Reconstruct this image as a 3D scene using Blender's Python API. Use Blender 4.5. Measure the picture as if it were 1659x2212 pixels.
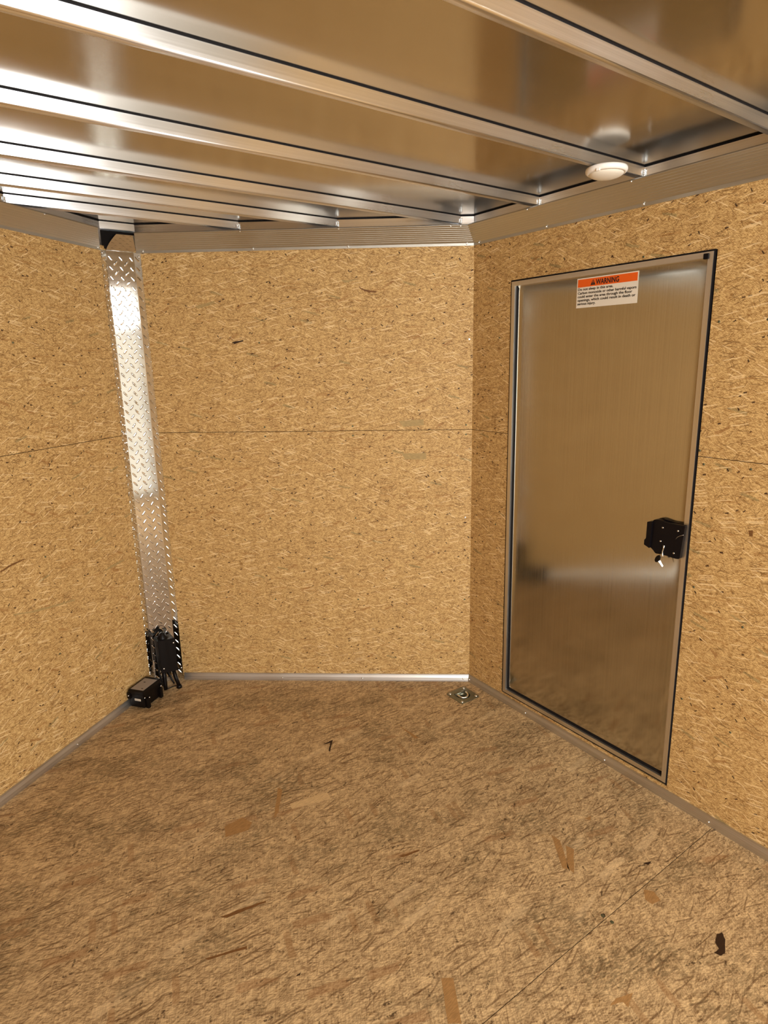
import bpy, bmesh, math, random
from mathutils import Vector, Matrix
from mathutils.geometry import tessellate_polygon
random.seed(7)
PI = math.pi
for o in list(bpy.data.objects):
    bpy.data.objects.remove(o)
SC = bpy.context.scene
COL = SC.collection

# ---------------------------------------------------------------- dimensions (metres)
XR, YC, W, PHI = 1.8542, 2.0175, 2.379, 0.9059      # right wall, start of the nose, inside width, nose half angle
XL = XR - W
YB = -1.62                                          # rear opening
SN, CS = math.sin(PHI), math.cos(PHI)
HW = 0.0547                                         # half width of the flat nose cover
TN = (W / 2 - HW) / SN
YN = YC + TN * CS
XT = XR - W / 2
TT = (W / 2) / SN
YT = YC + TT * CS
ZSK, ZB, ZW, ZS = 2.1030, 2.0690, 1.985, 1.2219     # roof skin, bow underside, wall top, panel seam
BOWY = [YC + v for v in (-1.188, -.7741, -.3482, .0387, .3536, .6105, .885)]

# ---------------------------------------------------------------- camera
cam_d = bpy.data.cameras.new('camera')
cam = bpy.data.objects.new('camera', cam_d)
COL.objects.link(cam)
SC.camera = cam
F, PITCH, ROLL, YAW = 1326.61, .2263, -.0158, .6209
fw = Vector((math.sin(YAW) * math.cos(PITCH), math.cos(YAW) * math.cos(PITCH), -math.sin(PITCH)))
rt0 = Vector((math.cos(YAW), -math.sin(YAW), 0))
up0 = rt0.cross(fw)
rt = rt0 * math.cos(ROLL) + up0 * math.sin(ROLL)
up = -rt0 * math.sin(ROLL) + up0 * math.cos(ROLL)
M = Matrix((rt, up, -fw)).transposed().to_4x4()
M.translation = Vector((0, 0, 1.5275))
cam.matrix_world = M
cam_d.sensor_fit = 'HORIZONTAL'
cam_d.sensor_width = 36.0
cam_d.lens = F / 1659 * 36
cam_d.shift_x = -29.4 / 1659
cam_d.shift_y = -23.3 / 1659
cam_d.clip_start = .02

# ---------------------------------------------------------------- light
SC.view_settings.view_transform = 'Standard'
SC.view_settings.look = 'None'
SC.view_settings.gamma = 1
SC.view_settings.exposure = 0.25
world = bpy.data.worlds.new('world')
SC.world = world
world.use_nodes = True
bg = world.node_tree.nodes['Background']
bg.inputs[0].default_value = (1.0, .90, .76, 1)
bg.inputs[1].default_value = .5

def area(name, loc, direction, sx, sy, power, color, spread=PI):
    l = bpy.data.lights.new(name, 'AREA')
    l.shape = 'RECTANGLE'
    l.size, l.size_y, l.energy, l.color, l.spread = sx, sy, power, color, spread
    o = bpy.data.objects.new(name, l)
    o.location = loc
    o.rotation_euler = Vector(direction).to_track_quat('-Z', 'Y').to_euler()
    COL.objects.link(o)
    return o

area('rear_opening_light', (1.36, YB - .05, .95), (0, 1, .0), .88, 1.80, 2.7, (1.0, .88, .66))
area('bay_light', (.36, YB - .05, 1.22), (.06, 1, .0), 1.08, 1.15, 84, (.955, .985, 1.0))
area('rear_lamp', (.78, YB + .03, 2.02), (0, 1, -.06), 2.0, .07, 9, (1.0, .97, .93))

# ---------------------------------------------------------------- node helpers
NT_W, NT_F = 8, 9      # how many strand layers get a shaded edge
class NT:
    def __init__(s, name):
        s.m = bpy.data.materials.new(name)
        s.m.use_nodes = True
        s.t = s.m.node_tree
        s.t.nodes.clear()
        s.out = s.t.nodes.new('ShaderNodeOutputMaterial')
        s.b = s.t.nodes.new('ShaderNodeBsdfPrincipled')
        s.t.links.new(s.b.outputs[0], s.out.inputs[0])
        tc = s.t.nodes.new('ShaderNodeTexCoord')
        s.uv = tc.outputs['UV']
        s.ob = tc.outputs['Object']
    def n(s, kind, **kw):
        nd = s.t.nodes.new('ShaderNode' + kind)
        for k, v in kw.items():
            setattr(nd, k, v)
        return nd
    def put(s, sock, v):
        if hasattr(v, 'links') or hasattr(v, 'is_linked'):
            s.t.links.new(v, sock)
        else:
            sock.default_value = v
    def math(s, op, a, b=0.0, c=0.0, clamp=False):
        nd = s.n('Math', operation=op, use_clamp=clamp)
        s.put(nd.inputs[0], a); s.put(nd.inputs[1], b)
        if op in ('MULTIPLY_ADD', 'COMPARE'):
            s.put(nd.inputs[2], c)
        return nd.outputs[0]
    def step(s, v, a, b, lo=0.0, hi=1.0, smooth=True):
        nd = s.n('MapRange', interpolation_type='SMOOTHSTEP' if smooth else 'LINEAR')
        s.put(nd.inputs[0], v)
        for i, q in enumerate((a, b, lo, hi)):
            s.put(nd.inputs[i + 1], q)
        return nd.outputs[0]
    def mapt(s, v, rot, sx, sy, off=(0, 0)):
        nd = s.n('Mapping', vector_type='TEXTURE')
        s.put(nd.inputs[0], v)
        nd.inputs['Rotation'].default_value = (0, 0, rot)
        nd.inputs['Scale'].default_value = (sx, sy, 1)
        nd.inputs['Location'].default_value = (off[0], off[1], 0)
        return nd.outputs[0]
    def noise(s, v, scale, detail=2, rough=.5, dist=0.0):
        nd = s.n('TexNoise', noise_dimensions='2D')
        s.put(nd.inputs['Vector'], v)
        nd.inputs['Scale'].default_value = scale
        nd.inputs['Detail'].default_value = detail
        nd.inputs['Roughness'].default_value = rough
        nd.inputs['Distortion'].default_value = dist
        return nd
    def mix(s, f, a, b, mode='MIX'):
        nd = s.n('MixRGB', blend_type=mode)
        s.put(nd.inputs[0], f); s.put(nd.inputs[1], a); s.put(nd.inputs[2], b)
        return nd.outputs[0]
    def warp(s, v, scale, amp):
        no = s.noise(v, scale, 1)
        a = s.n('VectorMath', operation='SUBTRACT'); s.put(a.inputs[0], no.outputs['Color']); a.inputs[1].default_value = (.5, .5, .5)
        m = s.n('VectorMath', operation='SCALE'); s.put(m.inputs[0], a.outputs[0]); m.inputs['Scale'].default_value = amp
        d = s.n('VectorMath', operation='ADD'); s.put(d.inputs[0], v); s.put(d.inputs[1], m.outputs[0])
        return d.outputs[0]
    def flakes(s, v, rot, L, Wd, th, r0=None, r1=None, off=(0, 0)):
        """elongated chips: returns (mask, random value)"""
        vo = s.n('TexVoronoi', voronoi_dimensions='2D', feature='F1')
        s.put(vo.inputs['Vector'], s.mapt(v, rot, L, Wd, off))
        vo.inputs['Scale'].default_value = 1
        sp = s.n('SeparateColor'); s.put(sp.inputs[0], vo.outputs['Color'])
        m = s.math('GREATER_THAN', sp.outputs[0], th)
        if r0 is not None:
            m = s.math('MULTIPLY', m, s.step(vo.outputs['Distance'], r0, r1, 1.0, 0.0))
        return m, sp.outputs[1]
    def seq(s, v, col):
        """keeps the layers in order so that each is worked out only when it is needed"""
        nd = s.n('VectorMath', operation='MULTIPLY_ADD')
        s.put(nd.inputs[0], col); nd.inputs[1].default_value = (1e-7, 1e-7, 0); s.put(nd.inputs[2], v)
        return nd.outputs[0]
    def strands(s, v, rot, L, Wd, th, off=(0, 0), r0=None, r1=None, k=0):
        """square-ended strands: returns (mask, tone across the strand)"""
        mp = s.mapt(v, rot, L, Wd, off)
        vo = s.n('TexVoronoi', voronoi_dimensions='2D', feature='F1', distance='CHEBYCHEV')
        s.put(vo.inputs['Vector'], mp)
        vo.inputs['Scale'].default_value = 1
        sp = s.n('SeparateColor'); s.put(sp.inputs[0], vo.outputs['Color'])
        m = s.math('GREATER_THAN', sp.outputs[0], th)
        if r0 is not None:
            m = s.math('MULTIPLY', m, s.step(vo.outputs['Distance'], r0, r1, 1.0, 0.0))
        tone = sp.outputs[1]
        if k:
            df = s.n('VectorMath', operation='SUBTRACT'); s.put(df.inputs[0], mp); s.put(df.inputs[1], vo.outputs['Position'])
            dt = s.n('VectorMath', operation='DOT_PRODUCT'); s.put(dt.inputs[0], df.outputs[0]); dt.inputs[1].default_value = (0, k, 0)
            tone = s.math('ADD', tone, dt.outputs['Value'], clamp=True)
        return m, tone
    def bump(s, h, strength, dist=.001):
        nd = s.n('Bump')
        nd.inputs['Strength'].default_value = strength
        nd.inputs['Distance'].default_value = dist
        s.put(nd.inputs['Height'], h)
        s.t.links.new(nd.outputs[0], s.b.inputs['Normal'])
    def set(s, **kw):
        for k, v in kw.items():
            s.put(s.b.inputs[k.replace('_', ' ')], v)

def srgb(r, g, b):
    f = lambda c: (c / 255 / 12.92) if c / 255 <= .04045 else ((c / 255 + .055) / 1.055) ** 2.4
    return (f(r), f(g), f(b), 1)

def simple(name, col, rough=.5, metal=0.0, spec=.5):
    t = NT(name)
    t.set(Base_Color=col, Roughness=rough, Metallic=metal)
    t.b.inputs['Specular IOR Level'].default_value = spec
    no = t.noise(t.ob, 60, 2)
    t.put(t.b.inputs['Roughness'], t.step(no.outputs[0], .3, .7, max(rough - .05, .02), rough + .05))
    return t.m

def osb_wall():
    t = NT('osb_wall_board')
    uv = t.uv
    w = t.warp(uv, 18, .010)
    w2 = t.warp(uv, 45, .0045)
    lite = srgb(230, 194, 131); dark = srgb(132, 90, 40); deep = srgb(96, 60, 25)
    big = t.noise(uv, 4.5, 4, .6).outputs[0]
    col = t.mix(t.step(big, .3, .7), srgb(181, 142, 80), srgb(203, 165, 101))
    # broad chips, then narrow ones of many directions
    lay = [(.05, .060, .014, .45, .26), (.8, .040, .010, .6, .24), (-.6, .045, .011, .55, .24),
           (.10, .034, .0048, .30, .48), (1.30, .020, .0042, .50, .42), (-.75, .024, .0042, .40, .44), (.62, .024, .0042, .40, .44),
           (-.22, .034, .0040, .40, .46), (.30, .026, .0036, .45, .44), (-1.2, .017, .0036, .55, .40), (-.45, .020, .0032, .5, .42)]
    for i, (r, L, Wd, th, a) in enumerate(lay):
        m, v = t.strands(t.seq(w2 if i > 2 else w, col), r, L, Wd, th, (i * 3.1, i * 1.7), k=.9 if 3 <= i <= 3 + NT_W else 0)
        col = t.mix(t.math('MULTIPLY', m, a), col, t.mix(v, dark, lite))
    for i, (r, L, Wd, s0) in enumerate([(.12, .022, .0024, .30), (-.5, .014, .0022, .26), (.8, .014, .0022, .26)]):
        f = t.noise(t.mapt(t.seq(w2, col), r, L, Wd, (i, 2 * i)), 1, 2, .5).outputs[0]
        col = t.mix(t.step(f, .53, .68, 0, s0 * 1.8), col, dark)
        col = t.mix(t.step(f, .47, .33, 0, s0 * 1.3), col, lite)
    # single darker strands, knots and bark specks
    for i, (r, L, Wd, th, r1, a, c) in enumerate([
            (.08, .085, .0045, .88, .30, .50, deep), (-.35, .065, .0045, .91, .30, .5, deep), (.45, .065, .0042, .92, .28, .5, deep),
            (-1.0, .045, .0042, .94, .28, .5, deep), (1.2, .045, .0040, .95, .28, .5, deep), (.0, .13, .010, .94, .36, .38, srgb(156, 108, 54)),
            (.25, .10, .016, .975, .30, .5, srgb(122, 112, 74)), (-.5, .10, .018, .978, .28, .5, srgb(146, 98, 50)),
            (-.25, .017, .0075, .991, .34, .92, srgb(52, 26, 14)), (.9, .020, .0080, .993, .30, .9, srgb(44, 22, 12)), (-.7, .017, .0070, .993, .32, .88, srgb(60, 30, 16)),
            (.2, .011, .0055, .980, .36, .5, srgb(84, 52, 24))]):
        m, v = t.strands(t.seq(w2, col), r, L, Wd, th, (i * 1.3 + 7, i * .9), r1 * .75, r1)
        col = t.mix(t.math('MULTIPLY', m, a), col, c)
    for i, (r, L, Wd, th) in enumerate([(-.2, .08, .005, .91), (.5, .06, .005, .93)]):
        m, v = t.strands(t.seq(w2, col), r, L, Wd, th, (i * 2.3 + 17, i * .9), .26, .36)
        col = t.mix(t.math('MULTIPLY', m, .55), col, srgb(242, 212, 160))
    t.set(Base_Color=col, Roughness=.62)
    t.b.inputs['Specular IOR Level'].default_value = .28
    t.bump(t.noise(t.mapt(uv, .1, .02, .006), 1, 2, .5).outputs[0], .10, .0014)
    return t.m

def osb_floor():
    t = NT('osb_floor_board')
    uv = t.uv
    w = t.warp(uv, 9, .010)
    w2 = t.warp(uv, 22, .0045)
    big = t.noise(uv, 3.2, 4, .6).outputs[0]
    col = t.mix(t.step(big, .3, .7), srgb(152, 118, 72), srgb(178, 143, 91))
    dark = srgb(90, 60, 31); lite = srgb(232, 198, 146); deep = srgb(58, 38, 20)
    lay = [(-.1, .12, .034, .30, .46), (.40, .09, .030, .45, .44), (-.55, .09, .028, .45, .44), (1.25, .08, .026, .65, .42),
           (-.12, .052, .0100, .30, .46), (-.48, .044, .0090, .45, .44), (.28, .044, .0090, .50, .42), (-1.0, .036, .0085, .65, .38), (.85, .036, .0085, .68, .38),
           (-.22, .110, .020, .72, .50), (.35, .085, .018, .80, .46), (-.75, .080, .017, .84, .44),
           (-.15, .030, .0056, .45, .44), (-.60, .022, .0050, .50, .42), (.35, .022, .0050, .5, .42), (1.1, .018, .0046, .65, .38)]
    for i, (r, L, Wd, th, a) in enumerate(lay):
        m, v = t.strands(t.seq(w if i < 4 else w2, col), r, L, Wd, th, (i * 3.1, i * 1.7), k=.8 if i in (4, 5, 6, 7, 8, 12, 13, 14, 15) else .25)
        col = t.mix(t.math('MULTIPLY', m, a), col, t.mix(v, dark, lite))
    for i, (r, L, Wd, s0) in enumerate([(-.12, .030, .0036, .18), (-.5, .018, .0032, .15)]):
        f = t.noise(t.mapt(t.seq(w2, col), r, L, Wd, (i, 2 * i)), 1, 2, .5).outputs[0]
        col = t.mix(t.step(f, .53, .68, 0, s0 * 1.8), col, dark)
        col = t.mix(t.step(f, .47, .32, 0, s0 * 1.2), col, lite)
    ragged = t.step(t.noise(w2, 140, 3, .65).outputs[0], .42, .56)
    for i, (r, L, Wd, th, r1, a, c) in enumerate([
            (-.05, .15, .0080, .90, .32, .6, srgb(92, 62, 34)), (-.4, .11, .0075, .93, .30, .55, srgb(92, 62, 34)), (.3, .11, .0075, .94, .30, .55, srgb(92, 62, 34)),
            (.9, .07, .0060, .980, .28, .4, srgb(92, 60, 34)), (-1.0, .07, .0065, .980, .28, .4, srgb(108, 72, 38)),
            (-.3, .16, .036, .935, .38, .45, srgb(146, 104, 64)), (1.35, .13, .028, .965, .36, .45, srgb(150, 110, 68)), (.1, .18, .040, .955, .38, .35, srgb(222, 192, 146)),
            (-.2, .055, .014, .984, .30, .8, deep), (.5, .050, .012, .986, .28, .8, deep), (1.2, .040, .011, .990, .28, .7, deep),
            (-.15, .034, .008, .966, .32, .7, srgb(72, 48, 26)), (-.6, .028, .007, .975, .32, .65, srgb(72, 48, 26))]):
        m, v = t.strands(t.seq(w2, col), r, L, Wd, th, (i * 1.3 + 7, i * .9), r1 * .75, r1)
        m = t.math('MULTIPLY', m, a)
        if i > 7: m = t.math('MULTIPLY', m, ragged)
        col = t.mix(m, col, c)
    # grey scuffs and dust trodden in
    d = t.noise(t.mapt(uv, -.15, 1.4, 1, (3.3, 1.2)), 5, 5, .62).outputs[0]
    fine = t.noise(t.mapt(w2, -.12, .022, .006), 1, 2, .5).outputs[0]
    dm = t.math('MULTIPLY', t.step(d, .48, .66), t.step(fine, .42, .60, .08, .58))
    col = t.mix(dm, col, srgb(92, 76, 50))
    t.set(Base_Color=col, Roughness=.60)
    t.b.inputs['Specular IOR Level'].default_value = .28
    return t.m

def metal(name, col, rough, along=(1, 1), streak=.05, bstr=.0, wave=0.0, aniso=0.0):
    """mill-finish aluminium, brushed along the first uv axis when along=(long, short)"""
    t = NT(name)
    f = t.noise(t.mapt(t.uv, 0, along[0], along[1]), 1, 3, .6).outputs[0]
    patch = t.noise(t.uv, 3.0, 3, .6).outputs[0]
    c0 = tuple(c * .90 for c in col[:3]) + (1,)
    t.set(Base_Color=t.mix(t.step(f, .3, .7), c0, col), Metallic=1.0)
    r = t.math('ADD', t.step(f, .25, .75, rough - streak, rough + streak, False), t.step(patch, .3, .7, -.12 * rough, .12 * rough, False))
    t.put(t.b.inputs['Roughness'], r)
    if aniso:
        tg = t.n('Tangent', direction_type='UV_MAP', uv_map='UVMap')
        t.t.links.new(tg.outputs[0], t.b.inputs['Tangent'])
        t.b.inputs['Anisotropic'].default_value = aniso
        t.b.inputs['Anisotropic Rotation'].default_value = .25
    if bstr or wave:
        h = t.math('MULTIPLY', f, bstr)
        if wave:
            wv = t.noise(t.uv, 2.2, 1, .4).outputs[0]
            h = t.math('ADD', h, t.math('MULTIPLY', wv, wave))
        t.bump(h, 1.0, 1.0)
    return t.m

MT = {}
MT['osb'] = osb_wall()
MT['osb_floor'] = osb_floor()
MT['skin'] = metal('roof_skin_aluminium', (.55, .52, .47, 1), .17, (2.0, .3), .02, 0, .0014)
MT['bow'] = metal('bow_aluminium', (.90, .90, .91, 1), .31, (.8, .004), .03, 0, 0, .85)
MT['cove'] = metal('cove_aluminium', (.62, .61, .56, 1), .42, (.7, .0012), .06, .00006)
MT['trim'] = metal('trim_aluminium', (.62, .60, .57, 1), .42, (.4, .003), .05, .00001)
MT['door'] = metal('door_aluminium', (.58, .55, .475, 1), .135, (.9, .0025), .03, .000004)
MT['frame'] = metal('door_frame_aluminium', (.80, .77, .71, 1), .38, (.6, .003), .04)
MT['plate'] = metal('polished_tread_plate', (.80, .79, .76, 1), .075, (.1, .1), .01, 0, .0004)
MT['zinc'] = simple('zinc_plated_steel', (.20, .20, .145, 1), .34, .75)
MT['screw'] = simple('bright_screw', (.80, .80, .78, 1), .25, 1.0)
MT['dull_screw'] = simple('dull_green_screw', srgb(96, 96, 70), .5, .5)
MT['steel'] = simple('key_steel', (.86, .82, .74, 1), .22, 1.0)
MT['gasket'] = simple('black_gasket', (.006, .005, .006, 1), .6, 0, .2)
MT['plastic'] = simple('black_plastic', (.0045, .0028, .0022, 1), .42, 0, .18)
MT['black_paint'] = simple('black_paint', (.004, .003, .004, 1), .38, 0, .18)
MT['dark'] = simple('dark_void', (.01, .008, .007, 1), .9, 0, .1)
MT['white'] = simple('white_lamp_plastic', srgb(248, 244, 236), .35, 0, .4)
MT['lens'] = simple('frosted_lens', srgb(236, 230, 215), .45, 0, .4)
MT['paper'] = simple('white_sticker', srgb(226, 216, 198), .45)
MT['grey_paper'] = simple('grey_sticker', srgb(150, 138, 128), .45)
MT['orange'] = simple('orange_sticker', srgb(226, 92, 14), .45)
MT['ink'] = simple('black_ink', srgb(24, 20, 22), .6)

# ---------------------------------------------------------------- mesh helpers
def wloc(o):
    v = Vector((0, 0, 0))
    while o:
        v += o.location
        o = o.parent
    return v

class MB:
    """collects geometry in world coordinates and links it as one mesh object"""
    def __init__(s):
        s.v, s.f, s.uv, s.sm = [], [], [], []
    def poly(s, pts, uvs=None, smooth=False):
        i = len(s.v)
        s.v += [Vector(p) for p in pts]
        s.f.append(tuple(range(i, i + len(pts))))
        s.uv.append(uvs); s.sm.append(smooth)
        return s
    def box(s, a, b, frame=None, bevel=0):
        O, X, Y, Z = frame or (Vector((0, 0, 0)), Vector((1, 0, 0)), Vector((0, 1, 0)), Vector((0, 0, 1)))
        P = lambda x, y, z: O + X * x + Y * y + Z * z
        bm = bmesh.new()
        bmesh.ops.create_cube(bm, size=1)
        for v in bm.verts:
            v.co = Vector(((a[k] + b[k]) / 2 + v.co[k] * (b[k] - a[k]) for k in range(3)))
        if bevel:
            bmesh.ops.bevel(bm, geom=bm.edges[:], offset=bevel, segments=2, affect='EDGES', profile=.5)
        s.addbm(bm, lambda c: P(*c))
        return s
    def addbm(s, bm, tf=lambda c: c, smooth=False):
        i = len(s.v)
        bm.verts.index_update()
        s.v += [Vector(tf(v.co)) for v in bm.verts]
        for f in bm.faces:
            s.f.append(tuple(i + v.index for v in f.verts)); s.uv.append(None); s.sm.append(smooth or f.smooth)
        bm.free()
        return s
    def prism(s, outer, holes, tf, d, uvf=None, back=True):
        """polygon with holes at height 0, extruded to -d; tf(u, v, w) -> world"""
        loops = [outer] + holes
        flat = [p for l in loops for p in l]
        tris = tessellate_polygon([[Vector((p[0], p[1], 0)) for p in l] for l in loops])
        uvf = uvf or (lambda u, v: (u, v))
        for t in tris:
            p = [flat[k] for k in t]
            ar = (p[1][0] - p[0][0]) * (p[2][1] - p[0][1]) - (p[2][0] - p[0][0]) * (p[1][1] - p[0][1])
            if abs(ar) < 1e-12: continue
            if ar < 0: p = [p[0], p[2], p[1]]
            s.poly([tf(u, v, 0) for u, v in p], [uvf(u, v) for u, v in p])
            if back: s.poly([tf(u, v, -d) for u, v in reversed(p)], [uvf(u, v) for u, v in reversed(p)])
        for l in loops:
            for k in range(len(l)):
                a, b = l[k], l[(k + 1) % len(l)]
                s.poly([tf(a[0], a[1], 0), tf(a[0], a[1], -d), tf(b[0], b[1], -d), tf(b[0], b[1], 0)], [uvf(*a), uvf(a[0], a[1] - .01), uvf(b[0], b[1] - .01), uvf(*b)])
        return s
    def lathe(s, prof, c, axis=(0, 0, 1), seg=48, smooth=True):
        ax = Vector(axis).normalized()
        X = ax.orthogonal().normalized(); Y = ax.cross(X)
        c = Vector(c); i = len(s.v); n = len(prof)
        for k in range(seg):
            a = 2 * PI * k / seg
            for r, h in prof:
                s.v.append(c + ax * h + (X * math.cos(a) + Y * math.sin(a)) * r)
        for k in range(seg):
            for j in range(n - 1):
                a = i + k * n + j; b = i + ((k + 1) % seg) * n + j
                s.f.append((a, b, b + 1, a + 1)); s.uv.append(None); s.sm.append(smooth)
        return s
    def tube(s, pts, r, seg=10, caps=True, smooth=True):
        pts = [Vector(p) for p in pts]
        rs = r if isinstance(r, (list, tuple)) else [r] * len(pts)
        i = len(s.v); up_ = None
        for k, p in enumerate(pts):
            d = (pts[min(k + 1, len(pts) - 1)] - pts[max(k - 1, 0)]).normalized()
            X = d.orthogonal().normalized() if up_ is None else (up_ - d * up_.dot(d)).normalized()
            up_ = X; Y = d.cross(X)
            for q in range(seg):
                a = 2 * PI * q / seg
                s.v.append(p + (X * math.cos(a) + Y * math.sin(a)) * rs[k])
        for k in range(len(pts) - 1):
            for q in range(seg):
                a = i + k * seg + q; b = i + k * seg + (q + 1) % seg
                s.f.append((a, b, b + seg, a + seg)); s.uv.append(None); s.sm.append(smooth)
        if caps:
            s.f.append(tuple(i + q for q in reversed(range(seg)))); s.uv.append(None); s.sm.append(False)
            e = i + (len(pts) - 1) * seg
            s.f.append(tuple(e + q for q in range(seg))); s.uv.append(None); s.sm.append(False)
        return s
    def build(s, name, mat, parent=None, loc=None, label=None, clean=True):
        me = bpy.data.meshes.new(name)
        base = wloc(parent) if parent else Vector((0, 0, 0))
        if loc is None:
            lo = Vector((min(v[k] for v in s.v) for k in range(3))); hi = Vector((max(v[k] for v in s.v) for k in range(3)))
            loc = Vector(((lo.x + hi.x) / 2, (lo.y + hi.y) / 2, lo.z))
        loc = Vector(loc)
        me.from_pydata([v - loc for v in s.v], [], s.f)
        ul = me.uv_layers.new(name='UVMap')
        for p in me.polygons:
            uvs = s.uv[p.index]
            p.use_smooth = s.sm[p.index]
            n = p.normal
            for k, li in enumerate(p.loop_indices):
                if uvs: ul.data[li].uv = uvs[k]
                else:
                    co = s.v[me.loops[li].vertex_index]
                    if abs(n.z) > .8: ul.data[li].uv = (co.x, co.y)
                    elif abs(n.x) > abs(n.y): ul.data[li].uv = (co.y, co.z)
                    else: ul.data[li].uv = (co.x, co.z)
        me.materials.append(MT[mat])
        if clean:
            bm = bmesh.new(); bm.from_mesh(me)
            bmesh.ops.remove_doubles(bm, verts=bm.verts[:], dist=1e-5)
            bmesh.ops.recalc_face_normals(bm, faces=bm.faces[:])
            bm.to_mesh(me); bm.free()
        o = bpy.data.objects.new(name, me)
        COL.objects.link(o)
        if parent: o.parent = parent
        o.location = loc - base
        if label: o['label'] = label
        return o

def tag(o, label=None, cat=None, group=None, kind=None):
    if label: o['label'] = label
    if cat: o['category'] = cat
    if group: o['group'] = group
    if kind: o['kind'] = kind
    return o

def empty(name, loc, label=None, cat=None, group=None, kind=None):
    o = bpy.data.objects.new(name, None)
    o.empty_display_size = .1
    o.location = loc
    COL.objects.link(o)
    return tag(o, label, cat, group, kind)

def struct(o):
    o['kind'] = 'structure'
    return o

# wall frames: tf(u, z, w): u along the wall, w inwards
def tf_right(u, z, w): return Vector((XR - w, u, z))                       # u = world y
def tf_nr(u, z, w): return Vector((XR - SN * u - CS * w, YC + CS * u - SN * w, z))   # u from the corner to the nose
def tf_nl(u, z, w): return Vector((XL + SN * u + CS * w, YC + CS * u - SN * w, z))
def tf_left(u, z, w): return Vector((XL + w, u, z))

def screw_at(parent, tf, u, z, w, r=.0038, mat='dull_screw', h=.0012):
    """a pan head screw whose head faces into the room"""
    c = tf(u, z, w); nrm = (tf(u, z, w + 1) - c).normalized()
    return MB().lathe([(0, h), (r * .35, h), (r * .4, h * .6), (r * .55, h), (r * .85, h * .8), (r, 0)], c, nrm, 14).build('screw', mat, parent)

# ---------------------------------------------------------------- odd chips that stand out in the boards
FLOOR_MARKS = [('bark', [(1.4743, 0.6096), (1.4917, 0.6035), (1.4769, 0.5873), (1.4365, 0.5681), (1.4205, 0.572), (1.4158, 0.5866), (1.4368, 0.584), (1.4485, 0.5999)]), ('pale', [(0.7697, 1.7616), (0.7649, 1.7336), (0.8997, 1.6965), (0.9057, 1.7373)]), ('brown', [(0.544, 1.7951), (0.6085, 1.8006), (0.6272, 1.7568), (0.6037, 1.7321), (0.5292, 1.7469)]), ('pale', [(0.5724, 1.4188), (0.6041, 1.4231), (0.6067, 1.4191), (0.5807, 1.4146)]), ('streak', [(0.4093, 1.4657), (0.4787, 1.4536), (0.536, 1.438), (0.5323, 1.433), (0.4773, 1.4432), (0.4231, 1.4518)]), ('streak', [(0.3326, 1.3683), (0.4359, 1.3357), (0.4317, 1.3289), (0.3381, 1.3594)]), ('bark', [(0.7612, 1.208), (0.7847, 1.2148), (0.7776, 1.2089)]), ('streak', [(0.942, 1.3421), (1.0108, 1.3236), (1.005, 1.3185), (0.9492, 1.3298)]), ('bark', [(0.5035, 1.1829), (0.519, 1.1851), (0.5132, 1.1788)]), ('brown', [(0.7981, 0.959), (0.8226, 0.9409), (0.7662, 0.8457), (0.7407, 0.8645)]), ('brown', [(1.3963, 1.114), (1.3992, 1.0819), (1.3291, 0.986), (1.3177, 1.0032)]), ('brown', [(1.3961, 1.055), (1.4051, 1.0293), (1.3291, 0.9686), (1.3302, 0.994)]), ('brown', [(1.4457, 0.809), (1.4637, 0.7876), (1.4499, 0.7586), (1.4196, 0.7657), (1.4194, 0.789)]), ('brown', [(1.0819, 0.664), (1.1078, 0.6668), (1.1532, 0.6501), (1.1138, 0.635), (1.1146, 0.6508)]), ('brown', [(1.5422, 1.0961), (1.573, 1.0893), (1.5508, 1.0762)]), ('bark', [(1.5303, 0.8669), (1.5573, 0.8557), (1.5376, 0.8526)]), ('bark', [(1.0296, 1.9958), (1.0817, 1.9996), (1.0326, 1.9364), (1.0311, 1.9451), (1.0615, 1.9873)]), ('brown', [(1.359, 1.9223), (1.3736, 1.795), (1.3559, 1.8004)]), ('bark', [(1.2771, 0.8341), (1.2854, 0.8279), (1.28, 0.8209), (1.2701, 0.8228)]), ('brown', [(0.7719, 1.8656), (0.7823, 1.8484), (0.7203, 1.7473), (0.695, 1.7303)])]
FRONT_RIGHT_MARKS = [('streak', [(0.485, 1.8345), (0.4734, 1.825), (0.448, 1.8189), (0.4108, 1.8126), (0.4109, 1.807), (0.4385, 1.8075), (0.4601, 1.8117), (0.4813, 1.8251)]), ('olive', [(0.7409, 1.7397), (0.7052, 1.7352), (0.6539, 1.719), (0.662, 1.7173), (0.6995, 1.7275)]), ('olive', [(0.5589, 1.8602), (0.5216, 1.8595), (0.4901, 1.8625), (0.5217, 1.8539), (0.5456, 1.8488)]), ('bark', [(1.0484, 1.612), (0.9925, 1.6228), (0.9992, 1.6151), (1.0346, 1.6059)]), ('olive', [(0.3227, 1.2619), (0.2139, 1.2689), (0.212, 1.2443), (0.3066, 1.2372)]), ('olive', [(0.3124, 1.1169), (0.2044, 1.1201), (0.2025, 1.0908), (0.2982, 1.0916)]), ('olive', [(1.1943, 1.7652), (1.1116, 1.7865), (1.1083, 1.777), (1.183, 1.7555)])]
RIGHT_MARKS = [('brown', [(0.8909, 0.6115), (0.8634, 0.6033), (0.8706, 0.5876)]), ('streak', [(0.8169, 1.0208), (0.8029, 1.0238), (0.8022, 1.0056), (0.8111, 1.0036)])]
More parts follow.
